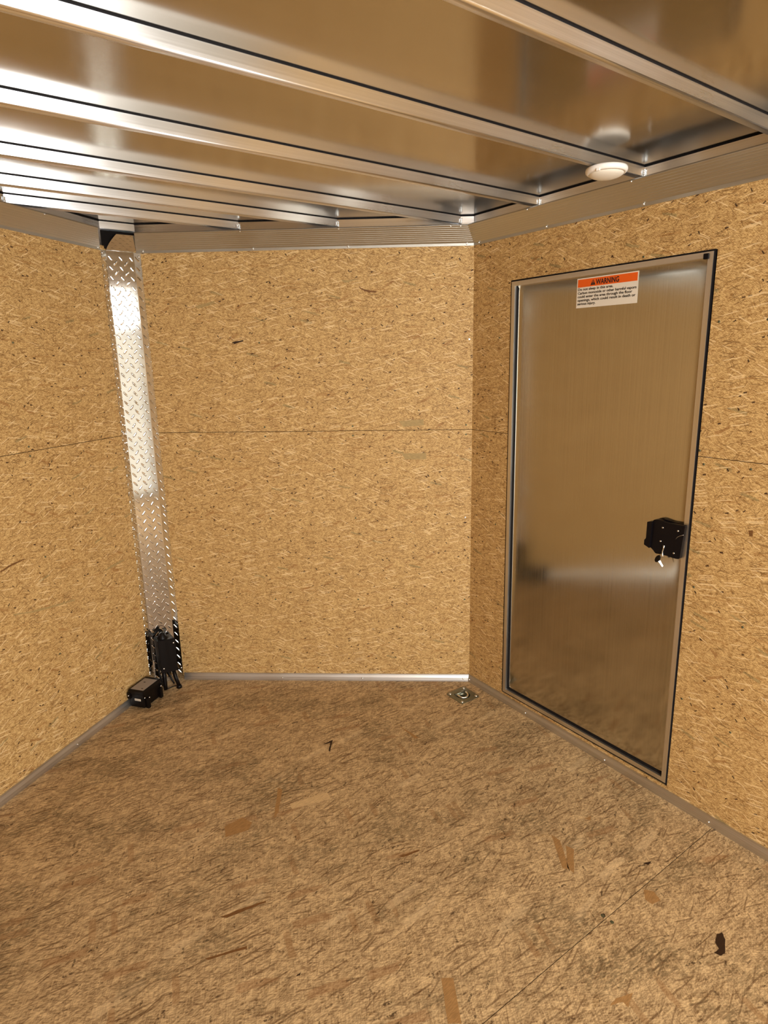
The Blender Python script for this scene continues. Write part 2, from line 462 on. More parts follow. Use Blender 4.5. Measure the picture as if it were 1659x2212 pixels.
FRONT_LEFT_MARKS = [('streak', [(0.7362, 0.8288), (0.7888, 0.8403), (0.8421, 0.8423), (0.8374, 0.8385), (0.7914, 0.8326), (0.7391, 0.8244)]), ('olive', [(1.1919, 0.6638), (1.2548, 0.678), (1.3389, 0.6782), (1.3351, 0.6729), (1.2585, 0.6662)]), ('olive', [(0.7597, 0.6576), (0.8422, 0.6378), (0.9672, 0.6172), (1.0386, 0.6066), (1.0351, 0.6), (0.966, 0.61), (0.8428, 0.6301), (0.7624, 0.6512)])]
MARK_COL = {'bark': srgb(52, 32, 16), 'pale': srgb(214, 180, 130), 'brown': srgb(168, 126, 76), 'olive': srgb(176, 148, 96), 'streak': srgb(124, 84, 44)}
for k_, c_ in MARK_COL.items():
    t_ = NT('chip_' + k_)
    n_ = t_.noise(t_.mapt(t_.uv, .1, .02, .003), 1, 3, .6).outputs[0]
    t_.set(Base_Color=t_.mix(t_.step(n_, .3, .7), tuple(v * .72 for v in c_[:3]) + (1,), c_), Roughness=.62)
    t_.b.inputs['Specular IOR Level'].default_value = .28
    MT['chip_' + k_] = t_.m

def add_marks(o, marks, tf):
    """chips lying in the face of a board, kept in the board's own mesh"""
    me = o.data
    bm = bmesh.new(); bm.from_mesh(me)
    ul = bm.loops.layers.uv.active
    for kind, pts in marks:
        nm = MT['chip_' + kind].name
        if nm not in me.materials: me.materials.append(MT['chip_' + kind])
        c = Vector((sum(p[0] for p in pts) / len(pts), sum(p[1] for p in pts) / len(pts)))
        out = []
        for k in range(len(pts)):
            a = Vector(pts[k]); b = Vector(pts[(k + 1) % len(pts)])
            for j in range(3):
                p = a.lerp(b, j / 3)
                if j: p += Vector((random.uniform(-1, 1), random.uniform(-1, 1))) * min((b - a).length * .06, .0016)
                out.append(p)
        f = bm.faces.new([bm.verts.new(tf(p.x, p.y, .0003) - o.location) for p in out])
        f.normal_update()
        f.material_index = list(me.materials).index(MT['chip_' + kind])
        for l, p in zip(f.loops, out): l[ul].uv = (p.x, p.y)
    bm.to_mesh(me); bm.free()

# ---------------------------------------------------------------- floor
SEAM = .8165
floor = None
DR = (1.7385, 1.9325)      # tie-down centre
HR = .036
hole = [(DR[0] + HR * math.cos(a * PI / 16), DR[1] + HR * math.sin(a * PI / 16)) for a in range(32)]
fl = MB()
tfz = lambda u, v, w: Vector((u, v, w))
G = .0013
fl.prism([(XL, SEAM + G), (XR, SEAM + G), (XR, YC), (XT, YT), (XL, YC)], [hole], tfz, .019)
fl.prism([(XL, YB - .3), (XR, YB - .3), (XR, SEAM - G), (XL, SEAM - G)], [], tfz, .019, uvf=lambda u, v: (u + 3.3, v + 5.1))
floor = struct(fl.build('floor', 'osb_floor'))
add_marks(floor, FLOOR_MARKS, tfz)
for (x, y) in ((1.2763, .8274), (1.2795, .7996)):
    MB().lathe([(0, .0006), (.003, .0006), (.0045, .0002), (.0055, 0)], (x, y, .0002), (0, 0, 1), 14).build('screw', 'dull_screw', floor)

# ---------------------------------------------------------------- walls
G = .0011
def wall(name, tf, u0, u1, hole=None, off=(0, 0)):
    m = MB()
    f = lambda du, dv: (lambda u, v: (u + du, v + dv))
    if hole:
        (ya, yb, z0, z1) = hole
        m.prism([(u0, 0), (ya, 0), (ya, ZS - G), (u0, ZS - G)], [], tf, .012, f(*off))
        m.prism([(yb, 0), (u1, 0), (u1, ZS - G), (yb, ZS - G)], [], tf, .012, f(*off))
        m.prism([(ya, 0), (yb, 0), (yb, z0), (ya, z0)], [], tf, .012, f(*off))
        m.prism([(u0, ZS + G), (ya, ZS + G), (ya, z1), (yb, z1), (yb, ZS + G), (u1, ZS + G), (u1, ZW + .02), (u0, ZW + .02)], [], tf, .012, f(off[0] + 9.1, off[1] + 4.3))
    else:
        m.prism([(u0, 0), (u1, 0), (u1, ZS - G), (u0, ZS - G)], [], tf, .012, f(*off))
        m.prism([(u0, ZS + G), (u1, ZS + G), (u1, ZW + .02), (u0, ZW + .02)], [], tf, .012, f(off[0] + 9.1, off[1] + 4.3))
    return struct(m.build(name, 'osb'))

DO = [(1.7998, 1.8223), (.9931, 1.8247), (.9889, .053), (1.794, .0453)]    # door opening corners (y, z): TL TR BR BL seen from inside
w_right = wall('wall_right', tf_right, YB, YC, (.988, 1.7995, .046, 1.8245))
w_nr = wall('wall_front_right', tf_nr, 0, TT, None, (20, 0))
w_nl = wall('wall_front_left', tf_nl, 0, TT, None, (33, 7))
w_left = wall('wall_left', tf_left, YB, YC, None, (41, 2))
add_marks(w_right, RIGHT_MARKS, tf_right)
add_marks(w_nr, FRONT_RIGHT_MARKS, tf_nr)
add_marks(w_nl, FRONT_LEFT_MARKS, tf_nl)
for y, z in ((.9849, 1.2400), (.9684, 1.1993), (.8288, 1.2021), (1.2264, 1.8346), (.9643, 1.6215), (.8292, 1.62), (.8005, .7192), (.962, .80), (1.86, 1.609), (1.86, .82), (.80, .36), (.965, .40)):
    screw_at(w_right, tf_right, y, z, 0)
for t_ in (.0262, .5300, .9265):
    for z in (1.609, 1.2425, 1.2005, .8195, .42):
        bright = t_ < .1 and z in (1.609, .8195)
        screw_at(w_nr, tf_nr, t_ if z != 1.609 or t_ > .1 else .016, z, 0, .0046 if bright else .0040, 'screw' if bright else 'dull_screw')
for z in (1.607, 1.240, 1.206, .82, .42):
    screw_at(w_nl, tf_nl, .9293, z, 0, .004)
# outer skin behind the panel joints
sk = MB()
for tf, a, b in ((tf_nr, -.02, TT + .05), (tf_nl, -.02, TT + .05), (tf_left, YB, YC + .02)):
    sk.poly([tf(a, -.02, -.03), tf(b, -.02, -.03), tf(b, ZSK, -.03), tf(a, ZSK, -.03)])
for a, b, c, d in ((YB, .96, -.02, ZSK), (1.83, YC + .02, -.02, ZSK), (.96, 1.83, 1.85, ZSK)):
    sk.poly([tf_right(a, c, -.03), tf_right(b, c, -.03), tf_right(b, d, -.03), tf_right(a, d, -.03)])
sk.poly([(XL - .05, YB - .3, -.024), (XR + .05, YB - .3, -.024), (XR + .05, YC, -.024), (XT, YT + .05, -.024), (XL - .05, YC, -.024)])
struct(sk.build('trim_10', 'dark', clean=False))
# rear header above the opening
struct(MB().box((XL, YB - .04, 1.96), (XR, YB, ZSK)).build('wall_rear', 'trim'))

# ---------------------------------------------------------------- roof skin
c = MB()
o_ = .03
c.prism([(XL - o_, YB - .04), (XR + o_, YB - .04), (XR + o_, YC), (XT, YT + o_ + .03), (XL - o_, YC)], [], lambda u, v, w: Vector((u, v, ZSK + w)), -.004)
struct(c.build('ceiling', 'skin'))

# ---------------------------------------------------------------- top rails, coves, kick trims
def sweep(name, mat, tf, u0, u1, prof, us=None, ue=None):
    """profile [(w, z)] swept along the wall; us/ue give the u position of each profile point at the ends (mitres)"""
    m = MB(); n = len(prof)
    A = [tf(u0 + (us[k] if us else 0), z, w) for k, (w, z) in enumerate(prof)]
    B = [tf(u1 + (ue[k] if ue else 0), z, w) for k, (w, z) in enumerate(prof)]
    L = abs(u1 - u0); q = 0
    for k in range(n):
        j = (k + 1) % n
        d = math.hypot(prof[j][0] - prof[k][0], prof[j][1] - prof[k][1])
        m.poly([A[k], B[k], B[j], A[j]], [(0, q), (L, q), (L, q + d), (0, q + d)])
        q += d
    m.poly(list(reversed(A))); m.poly(B)
    return m.build(name, mat)

# mitre where right wall meets the front-right wall: interior bisector
mit = math.tan(PHI / 2)          # each wall's inner offset w shifts its end by w*mit
def mit_r(prof): return [-w * mit for w, z in prof]
def mit_n(prof): return [w * mit for w, z in prof]

def ribs(n=9):
    """cove face with fine extruded grooves between lip and top"""
    a = Vector((.0065, ZW + .0105)); b = Vector((.066, 2.052)); out = []
    for k in range(n + 1):
        p = a.lerp(b, k / n)
        out.append((p.x, p.y))
        if k < n:
            q = a.lerp(b, (k + .82) / n); out.append((q.x, q.y))
            r = a.lerp(b, (k + .9) / n); out.append((r.x - .0005, r.y + .0005))
    return out
cove_prof = [(.0, ZW - .001), (.0045, ZW - .001), (.0045, ZW + .009)] + ribs() + [(.064, 2.0555), (.061, 2.0555), (.0, ZW + .0135)]
kick_prof = [(.0, .0), (.0125, .0), (.0120, .006), (.0095, .018), (.0055, .029), (.0045, .0345), (.0, .0345)]
rail_prof = [(.001, 2.0), (.001, ZSK), (-.028, ZSK), (-.028, 2.0)]
gas_prof = [(.0018, ZSK - .0045), (.0018, ZSK + .001), (.0, ZSK + .001), (.0, ZSK - .0045)]

trims = {}
TP = TN - .028      # where the coves stop beside the nose cover
sp_r = sweep('trim_1', 'cove', tf_right, YB, YC, cove_prof, None, mit_r(cove_prof))
sp_n = sweep('trim_2', 'cove', tf_nr, 0, 1.430, cove_prof, mit_n(cove_prof), [-w * .447 for w, z in cove_prof])
sp_l = sweep('trim_3', 'cove', tf_nl, 0, 1.412, cove_prof, mit_n(cove_prof), [-w * 1.167 for w, z in cove_prof])
sp_ll = sweep('trim_4', 'cove', tf_left, YB, YC, cove_prof, None, mit_r(cove_prof))
rl = []
for nm, tf, a, b, dw in (('trim_5', tf_right, YB, YC, 0), ('trim_6', tf_nr, 0, TT - .03, -.006), ('trim_7', tf_nl, 0, TT - .03, -.006), ('trim_8', tf_left, YB, YC, 0)):
    r_ = sweep(nm, 'bow', tf, a, b, [(w + dw, z) for w, z in rail_prof])
    rl.append(r_)
    m = MB(); P = [(w + dw, z) for w, z in gas_prof]
    A = [tf(a, z, w) for w, z in P]; B = [tf(b, z, w) for w, z in P]
    for k in range(4):
        j = (k + 1) % 4
        m.poly([A[k], B[k], B[j], A[j]])
    m.build('gasket', 'gasket', r_)
k_r = sweep('baseboard_right', 'trim', tf_right, YB, YC, kick_prof, None, mit_r(kick_prof))
k_n = sweep('baseboard_front_right', 'trim', tf_nr, 0, 1.405, kick_prof, mit_n(kick_prof))
k_l = sweep('baseboard_front_left', 'trim', tf_nl, 0, 1.405, kick_prof, mit_n(kick_prof))
k_ll = sweep('baseboard_left', 'trim', tf_left, YB, YC, kick_prof, None, mit_r(kick_prof))
for o in (sp_r, sp_n, sp_l, sp_ll, k_r, k_n, k_l, k_ll, *rl): struct(o)
for y in (1.2366, 1.6286, 1.985, .83): screw_at(sp_r, tf_right, y, ZW + .006, .0046, .0042, 'screw', .004)
for t_ in (.03, .5247, .9264, 1.398): screw_at(sp_n, tf_nr, t_, ZW + .006, .0046, .0042, 'screw', .004)
for t_ in (1.395, .9293): screw_at(sp_l, tf_nl, t_, ZW + .006, .0046, .0042, 'screw', .004)
for y in (2.004, 1.6433, 1.2366, .8301): screw_at(k_r, tf_right, y, .014, .0105, .0040, 'screw', .004)
for t_ in (.030, .5208, .915): screw_at(k_n, tf_nr, t_, .014, .0105, .0040, 'screw', .004)
screw_at(k_l, tf_nl, .937, .014, .0105, .0040, 'screw', .004)
# small screws along the cove's upper edge where the bows end
for y in (1.245, 1.67): screw_at(sp_r, tf_right, y, 2.0495, .064, .0034, 'screw', .003)
for t_ in (.06, .10, .555, .96): screw_at(sp_n, tf_nr, t_, 2.0495, .064, .0032, 'screw', .003)
for t_ in (1.08,): screw_at(sp_l, tf_nl, t_, 2.0495, .064, .0032, 'screw', .003)

# ---------------------------------------------------------------- roof bows
def half_at(y):
    """x range of the space between the rails at depth y"""
    if y <= YC: return XL, XR
    h = max(W / 2 - (y - YC) * SN / CS, 0) + .012
    return XT - h, XT + h
bow_labels = [
    'aluminium roof bow nearest the camera, running off the upper right corner',
    'aluminium roof bow that carries the round white ceiling light',
    'aluminium roof bow next beyond the one with the round light',
    'aluminium roof bow that ends right at the corner of the nose',
    'first roof bow inside the nose, ending over the middle of the chipboard wall',
    'second last roof bow, ending left of the middle of the chipboard wall',
    'very short last roof bow just above the tread plate nose cover']
WB = .020
for i, y in enumerate(BOWY):
    if i < 6: xa, xb = half_at(y + .0); xa -= 0; xb -= .0
    else: xa, xb = XT - .100, XT + .102
    e = empty('roof_bow', (XT, y + WB / 2, ZB), bow_labels[i], 'roof bow', 'roof bows across the ceiling')
    m = MB()
    P = [(y, ZSK - .001), (y + .0003, ZB + .0040), (y + .0018, ZB + .0010), (y + .0055, ZB), (y + WB - .002, ZB), (y + WB, ZB + .002), (y + WB + .004, ZSK - .001)]
    rake = 0 if y <= YC else SN / CS
    xe = lambda yy: (xa + (yy - y) * rake, xb - (yy - y) * rake)
    q = 0
    for k in range(len(P) - 1):
        (ya, za), (yb, zb) = P[k], P[k + 1]
        d = math.hypot(yb - ya, zb - za)
        a0, b0 = xe(ya); a1, b1 = xe(yb)
        m.poly([(a0, ya, za), (b0, ya, za), (b1, yb, zb), (a1, yb, zb)], [(a0, q), (b0, q), (b0, q + d), (a0, q + d)], smooth=k in (1, 2, 3))
        q += d
    for s_ in (0, 1): m.poly([(xe(yy)[s_], yy, zz) for yy, zz in P])
    m.build('bow_channel', 'bow', e)
    m = MB()
    m.box((xa, y - .0012, ZSK - .0030), (xb, y + .0015, ZSK + .001))
    m.build('gasket', 'gasket', e)
    # weld beads at the ends
    for xx, sg in ((xa, 1), (xb, -1)):
        if xx < 0: continue
        pts = [(xx + sg * (.004 + .0012 * math.sin(j * 2.1)), y - .002, ZB + .001 + (ZSK - ZB - .012) * j / 9) for j in range(10)]
        MB().tube(pts, [.0042 + .0008 * (j % 2) for j in range(10)], 8).build('weld_bead', 'screw', e)

# ---------------------------------------------------------------- side door
door = empty('door_1', (XR, 1.394, .045), kind='structure')
TL, TR, BR, BL = [Vector(p) for p in DO]
cx = sum((p for p in (TL, TR, BR, BL)), Vector((0, 0))) / 4
def inset(d, dl=None):
    """corner list shifted inwards by d"""
    return [Vector((TL.x - d, TL.y - d)), Vector((TR.x + d, TR.y - d)), Vector((BR.x + d, BR.y + d)), Vector((BL.x - d, BL.y + d))]
def ring(a, b, w0, w1):
    """a frame between loops a and b, from depth w0 (front) to w1 (back)"""
    m = MB()
    for k in range(4):
        j = (k + 1) % 4
        L = (a[j] - a[k]).length
        m.poly([tf_right(a[k].x, a[k].y, w0), tf_right(a[j].x, a[j].y, w0), tf_right(b[j].x, b[j].y, w0), tf_right(b[k].x, b[k].y, w0)], [(0, 0), (L, 0), (L, .02), (0, .02)])
        m.poly([tf_right(b[k].x, b[k].y, w0), tf_right(b[j].x, b[j].y, w0), tf_right(b[j].x, b[j].y, w1), tf_right(b[k].x, b[k].y, w1)], [(0, .02), (L, .02), (L, .04), (0, .04)])
        m.poly([tf_right(a[k].x, a[k].y, w0), tf_right(a[j].x, a[j].y, w0), tf_right(a[j].x, a[j].y, w1), tf_right(a[k].x, a[k].y, w1)], [(0, .02), (L, .02), (L, .04), (0, .04)])
    return m
ring(inset(-.001), inset(.0044), .0010, -.03).build('gap_seal', 'gasket', door)
ring(inset(.0044), inset(.0205), .0030, -.0120).build('door_frame', 'frame', door)
gi, go = inset(.0300), inset(.0200)
m = MB()
for k in (2, 3):        # along the sill and the hinge side
    j = (k + 1) % 4
    m.poly([tf_right(go[k].x, go[k].y, -.0075), tf_right(go[j].x, go[j].y, -.0075), tf_right(gi[j].x, gi[j].y, -.0075), tf_right(gi[k].x, gi[k].y, -.0075)])
    m.poly([tf_right(gi[k].x, gi[k].y, -.0075), tf_right(gi[j].x, gi[j].y, -.0075), tf_right(gi[j].x, gi[j].y, -.02), tf_right(gi[k].x, gi[k].y, -.02)])
m.build('inner_gasket', 'gasket', door)
# door leaf: thin sheet with the gentle hollows of a real one
lv = inset(.0265)
lv[0].y = TL.y - .0205; lv[1] = Vector((TR.x + .0205, TR.y - .0205)); lv[2].x = BR.x + .0205
MB().box((XR + .022, .975, .03), (XR + .026, 1.815, 1.84)).build('outer_skin', 'frame', door)
m = MB(); NY, NZ = 44, 110
def leaf(u, v):
    a = lv[0].lerp(lv[1], u); b = lv[3].lerp(lv[2], u); p = b.lerp(a, v)
    e = min(u, 1 - u) * .76
    ez = min(v, 1 - v) * 1.75
    roll_ = .0015 * (math.exp(-(e / .012) ** 2) + math.exp(-(ez / .012) ** 2))
    belly = .0018 * math.sin(PI * u) * math.sin(PI * v)
    return tf_right(p.x, p.y, -.0085 - roll_ + belly)
i0 = len(m.v)
for a in range(NY + 1):
    for b in range(NZ + 1):
        m.v.append(leaf(a / NY, b / NZ))
for a in range(NY):
    for b in range(NZ):
        k = a * (NZ + 1) + b
        m.f.append((k, k + NZ + 1, k + NZ + 2, k + 1)); m.sm.append(True)
        m.uv.append([(b / NZ * 1.75, a / NY * .76), (b / NZ * 1.75, (a + 1) / NY * .76), ((b + 1) / NZ * 1.75, (a + 1) / NY * .76), ((b + 1) / NZ * 1.75, a / NY * .76)])
leaf_o = m.build('door_leaf', 'door', door, clean=False)
for y_, z_ in ((1.018, 1.806),):
    MB().box((XR - .008, y_ - .008, z_ - .006), (XR + .004, y_ + .008, z_ + .010), bevel=.002).build('corner_catch', 'black_paint', door)

# warning sticker on the leaf
SY0, SY1, SZ0, SZ1 = 1.4870, 1.2435, 1.6965, 1.7960
WS = -.0073
def stf(u, v, w): return tf_right(SY0 - u, SZ0 + v + (0), WS + w)
sw, sh = SY0 - SY1, SZ1 - SZ0
st = MB().prism([(0, 0), (sw, 0), (sw, sh), (0, sh)], [], lambda u, v, w: stf(u, v, w), .0004).build('warning_sticker', 'paper', leaf_o and door)
MB().prism([(.0035, sh - .0300), (sw - .0035, sh - .0300), (sw - .0035, sh - .0035), (.0035, sh - .0035)], [], lambda u, v, w: stf(u, v, w + .0003), .0002).build('orange_header', 'orange', st)
def lettering(text, u, v, width, height, bold=0.0, parent=st, name='lettering', tf=stf):
    cu = bpy.data.curves.new('t', 'FONT'); cu.body = text; cu.size = 1; cu.offset = bold; cu.resolution_u = 3
    ob = bpy.data.objects.new('t', cu); COL.objects.link(ob)
    dg = bpy.context.evaluated_depsgraph_get()
    me = bpy.data.meshes.new_from_object(ob.evaluated_get(dg))
    xs = [p.co.x for p in me.vertices]
    x0, x1 = min(xs), max(xs)
    s_ = width / (x1 - x0)
    mb = MB()
    for p in me.polygons:
        mb.poly([tf(u + (me.vertices[k].co.x - x0) * s_, v + me.vertices[k].co.y * height / .72, .0006) for k in p.vertices])
    bpy.data.objects.remove(ob); bpy.data.curves.remove(cu); bpy.data.meshes.remove(me)
    return mb
mb = lettering('WARNING', .079, sh - .0255, .092, .0172, .028)
# alert triangle left of the word
mb.poly([stf(.0575, sh - .0260, .0006), stf(.0775, sh - .0260, .0006), stf(.0675, sh - .0075, .0006)])
mb.build('lettering', 'ink', st, clean=False)
mb = MB()
mb.poly([stf(.0666, sh - .0200, .0008), stf(.0684, sh - .0200, .0008), stf(.0690, sh - .0125, .0008), stf(.0660, sh - .0125, .0008)])
mb.poly([stf(.0666, sh - .0232, .0008), stf(.0684, sh - .0232, .0008), stf(.0684, sh - .0214, .0008), stf(.0666, sh - .0214, .0008)])
mb.build('exclamation_mark', 'orange', st, clean=False)
for txt, dv, wd in (('Do not sleep in this area.', .0410, .144), ('Carbon monoxide or other harmful vapors', .0535, .2330), ('could enter the area through the floor', .0655, .2180), ('openings, which could result in death or', .0775, .2310), ('serious injury.', .0895, .0760)):
    lettering(txt, .0055, sh - dv, wd, .0086, .022).build('lettering', 'ink', st, clean=False)

# latch: black slam latch near the free edge
def lp(cx_, cy_):
    """photo crop measure -> (y, z) on the door"""
    px = 1340 + cx_ / 8.295; py = 1080 + cy_ / 8.295
    return (1.1285 - (px - 1395) * .00161, .9867 - .0016 * (py - 1128) + (px - 1395) * .000344)
def round_poly(pts, r, n=4):
    out = []; N = len(pts)
    for k in range(N):
        p = Vector(pts[k]); a = Vector(pts[k - 1]); b = Vector(pts[(k + 1) % N])
        da = (a - p); db = (b - p); rr = min(r, da.length * .45, db.length * .45)
        p0 = p + da.normalized() * rr; p1 = p + db.normalized() * rr
        for j in range(n + 1):
            t_ = j / n
            out.append(tuple(p0 * (1 - t_) ** 2 + p * 2 * t_ * (1 - t_) + p1 * t_ * t_))
    return out
latch = MB()
plate = round_poly([lp(x + 66, y) for x, y in ((500, 400), (640, 372), (800, 425), (1060, 480), (1025, 1050), (880, 1020), (700, 990), (560, 905), (490, 800))], .007)
latch.prism(plate, [], lambda u, v, w: tf_right(u, v, .0005 + w), .009)
body = round_poly([lp(x, y) for x, y in ((565, 365), (640, 365), (810, 425), (1120, 480), (1078, 1055), (1000, 1050), (870, 1010), (700, 975), (640, 970), (585, 900), (528, 850), (545, 400))], .006)
latch.prism(body, [], lambda u, v, w: tf_right(u, v, .018 + w), .020)
side = round_poly([lp(x, y) for x, y in ((470, 395), (560, 395), (545, 870), (440, 805), (440, 720), (468, 690))], .002)
latch.prism(side, [], lambda u, v, w: tf_right(u, v, .026 + w), .029)
la = latch.build('door_latch', 'black_paint', door)
for cx_, cy_ in ((737, 508), (1010, 565), (717, 747), (970, 955)):
    y_, z_ = lp(cx_, cy_)
    c = tf_right(y_, z_, .018)
    MB().lathe([(0, .0003), (.0012, .0003), (.0018, .0012), (.0026, .0010), (.0030, 0)], c, (-1, 0, 0), 16).build('screw', 'screw', la)
pts = [tf_right(*lp(*q), .0185) for q in ((985, 705), (1010, 672), (1050, 650), (1115, 632))]
MB().tube(pts, .0006, 6).build('cast_edge', 'screw', la)
pts = [tf_right(*lp(*q), .0190) for q in ((790, 818), (786, 870), (772, 930), (775, 980), (798, 1035))]
MB().tube(pts, [.0034, .0022, .0020, .0024, .0020], 8).build('release_lever', 'screw', la)

# key hanging from the latch
ky = empty('door_key', tf_right(*lp(800, 1150), .03), 'small steel key with a black oval head hanging under the black door latch', 'key')
kc = lp(730, 1048)
m = MB()
bm = bmesh.new(); bmesh.ops.create_uvsphere(bm, u_segments=20, v_segments=12, radius=1)
m.addbm(bm, lambda c: tf_right(kc[0] - c.x * .0092 - c.z * .005, kc[1] + c.z * .0135, .030 + c.y * .0035), True)
m.build('key_head', 'plastic', ky)
kn = Vector((-.62, -.71, .34)).normalized()
kd = (tf_right(*lp(866, 1222), .030) - tf_right(*lp(765, 1090), .030)).normalized()
kd = (kd - kn * kd.dot(kn)).normalized(); ks = kd.cross(kn)
ko = tf_right(*lp(765, 1085), .031)
MB().prism([(0, -.0035), (.0195, -.0030), (.0215, 0), (.0195, .0026), (.015, .0016), (.013, .0030), (.009, .0018), (.006, .0034), (0, .0035)], [], lambda u, v, w: ko + kd * u + ks * v + kn * w, .0020).build('key_blade', 'steel', ky)
pts = [tf_right(lp(775, 1000)[0] + .0045 * math.cos(a), lp(775, 1000)[1] + .0065 * math.sin(a), .026) for a in [k * PI / 10 for k in range(21)]]
MB().tube(pts, .0008, 6).build('key_ring', 'steel', ky)

# ---------------------------------------------------------------- round ceiling light
LC = Vector((1.6605, 1.2400, ZB))
lt = empty('ceiling_light', LC, 'round white ceiling light with a domed frosted lens, switched off', 'ceiling light')
MB().lathe([(0, 0), (.050, 0), (.0585, -.003), (.0600, -.0075), (.0590, -.0130), (.0560, -.0165), (.0505, -.0185), (.0495, -.0150)], LC, (0, 0, 1), 56).build('light_base', 'white', lt)
prof = [(.0498 * math.cos(a), -.0165 - .0155 * math.sin(a)) for a in [k * (PI / 2) / 12 for k in range(13)]]
MB().lathe([(.0498, -.012)] + prof, LC, (0, 0, 1), 56).build('lens', 'lens', lt)
d = Vector((-.80, .58, 0)).normalized()
cc = LC + Vector((-.97, -.22, 0)).normalized() * .0565 + Vector((0, 0, -.0165))
MB().box((-.005, -.0035, -.004), (.005, .0035, .003), (cc, Vector((.22, -.97, 0)), Vector((.97, .22, 0)), Vector((0, 0, 1))), bevel=.001).build('switch', 'white', lt)

# ---------------------------------------------------------------- recessed tie-down
td = empty('tie_down_anchor', (DR[0], DR[1], 0), 'square zinc tie-down anchor with a recessed ring, set in the floor by the corner', 'tie-down')
HP = .0555
sq = round_poly([(DR[0] - HP, DR[1] - HP), (DR[0] + HP, DR[1] - HP), (DR[0] + HP, DR[1] + HP), (DR[0] - HP, DR[1] + HP)], .010)
hl = [(DR[0] + .0335 * math.cos(a * PI / 20), DR[1] + .0335 * math.sin(a * PI / 20)) for a in range(40)]
MB().prism(sq, [hl], lambda u, v, w: Vector((u, v, .0030 + w)), .0028).build('mounting_plate', 'zinc', td)
MB().lathe([(.0335, .003), (.0330, .0), (.0310, -.010), (.024, -.017), (.010, -.0185), (0, -.0185)], (DR[0], DR[1], 0), (0, 0, 1), 40).build('recess_cup', 'zinc', td)
ax = Vector((1, .0, 0)); ay = Vector((0, 1, 0))
pts = []
for k in range(17):
    a = PI * k / 16
    pts.append(Vector((DR[0], DR[1], 0)) + ax * (.024 * math.cos(a)) + ay * (-.022 * math.sin(a)) + Vector((0, 0, .0045 - .004 * math.sin(a))))
pts = [Vector((DR[0] + .024, DR[1] + .018, .004))] + pts + [Vector((DR[0] - .024, DR[1] + .018, .004))]
MB().tube(pts, .0044, 10).build('ring', 'screw', td)
MB().tube([Vector((DR[0] - .030, DR[1] + .020, .004)), Vector((DR[0] + .030, DR[1] + .020, .004))], .0062, 12).build('ring_clip', 'zinc', td)
for sx in (-1, 1):
    for sy in (-1, 1):
        MB().lathe([(0, .0012), (.0016, .0014), (.0020, .0034), (.0044, .0028), (.0060, 0)], (DR[0] + sx * .0425, DR[1] + sy * .0425, .003), (0, 0, 1), 16).build('screw', 'screw', td)

# ---------------------------------------------------------------- nose cover of tread plate
nc = empty('nose_corner_cover', (XT, YN, 0), 'tall polished tread plate cover over the pointed nose corner', 'corner cover')
PT = .0016
def tread(m, tf, u0, u1, z0, z1, uoff=0.0):
    """raised lens shaped bars on a plate, alternating direction"""
    px_, pz_ = .0415, .0400
    hl_, hw_, hh = .0145, .0042, .0017
    k0 = int((z0) / pz_) - 1
    for r in range(k0, int(z1 / pz_) + 2):
        for q in range(-4, 6):
            for par in (0, 1):
                u = uoff + q * px_ + (px_ / 2 if par else 0)
                z = r * pz_ + (pz_ / 2 if par else 0)
                ang = math.radians(52 if par else -52)
                ca, sa = math.cos(ang), math.sin(ang)
                rows = []
                ok = True
                for j in range(9):
                    s_ = -1 + 2 * j / 8
                    wdt = hw_ * math.sqrt(max(1 - s_ * s_, 0)) ** .9
                    hgt = hh * (1 - abs(s_) ** 4)
                    row = []
                    for i_, (k, hf) in enumerate(((-1, 0), (-.55, .75), (0, 1), (.55, .75), (1, 0))):
                        a = s_ * hl_; b = k * wdt
                        uu = u + a * ca - b * sa; zz = z + a * sa + b * ca
                        row.append((uu, zz, hf * hgt))
                    rows.append(row)
                cu = [p[0] for rw in rows for p in rw]; cz = [p[1] for rw in rows for p in rw]
                if min(cz) < z0 or max(cz) > z1: continue
                if max(cu) < u0 + .004 or min(cu) > u1 - .004: continue
                for j in range(8):
                    for k in range(4):
                        pp = [rows[j][k], rows[j][k + 1], rows[j + 1][k + 1], rows[j + 1][k]]
                        pp = [(min(max(p[0], u0), u1), p[1], p[2]) for p in pp]
                        if max(p[0] for p in pp) - min(p[0] for p in pp) < 1e-5 and j not in (0,): continue
                        m.poly([tf(p[0], p[1], p[2]) for p in pp], [(p[0], p[1]) for p in pp], True)
def sheet(m, tf, u0, u1, z0, z1, nu=6, nz=60, dish=0.0):
    for a in range(nu):
        for b in range(nz):
            q = [(u0 + (u1 - u0) * (a + i) / nu, z0 + (z1 - z0) * (b + j) / nz) for i, j in ((0, 0), (1, 0), (1, 1), (0, 1))]
            m.poly([tf(u, z, dish * math.sin(z * 5.1 + .6) * 1.0) for u, z in q], q, True)
YP = YN - .004
tf_p = lambda u, z, w: Vector((XT + u, YP - w, z))
ZT = 1.989
m = MB()
sheet(m, tf_p, -HW, HW, .002, ZT)
tread(m, tf_p, -HW, HW, .004, ZT)
m.build('front_plate', 'plate', nc, clean=False)
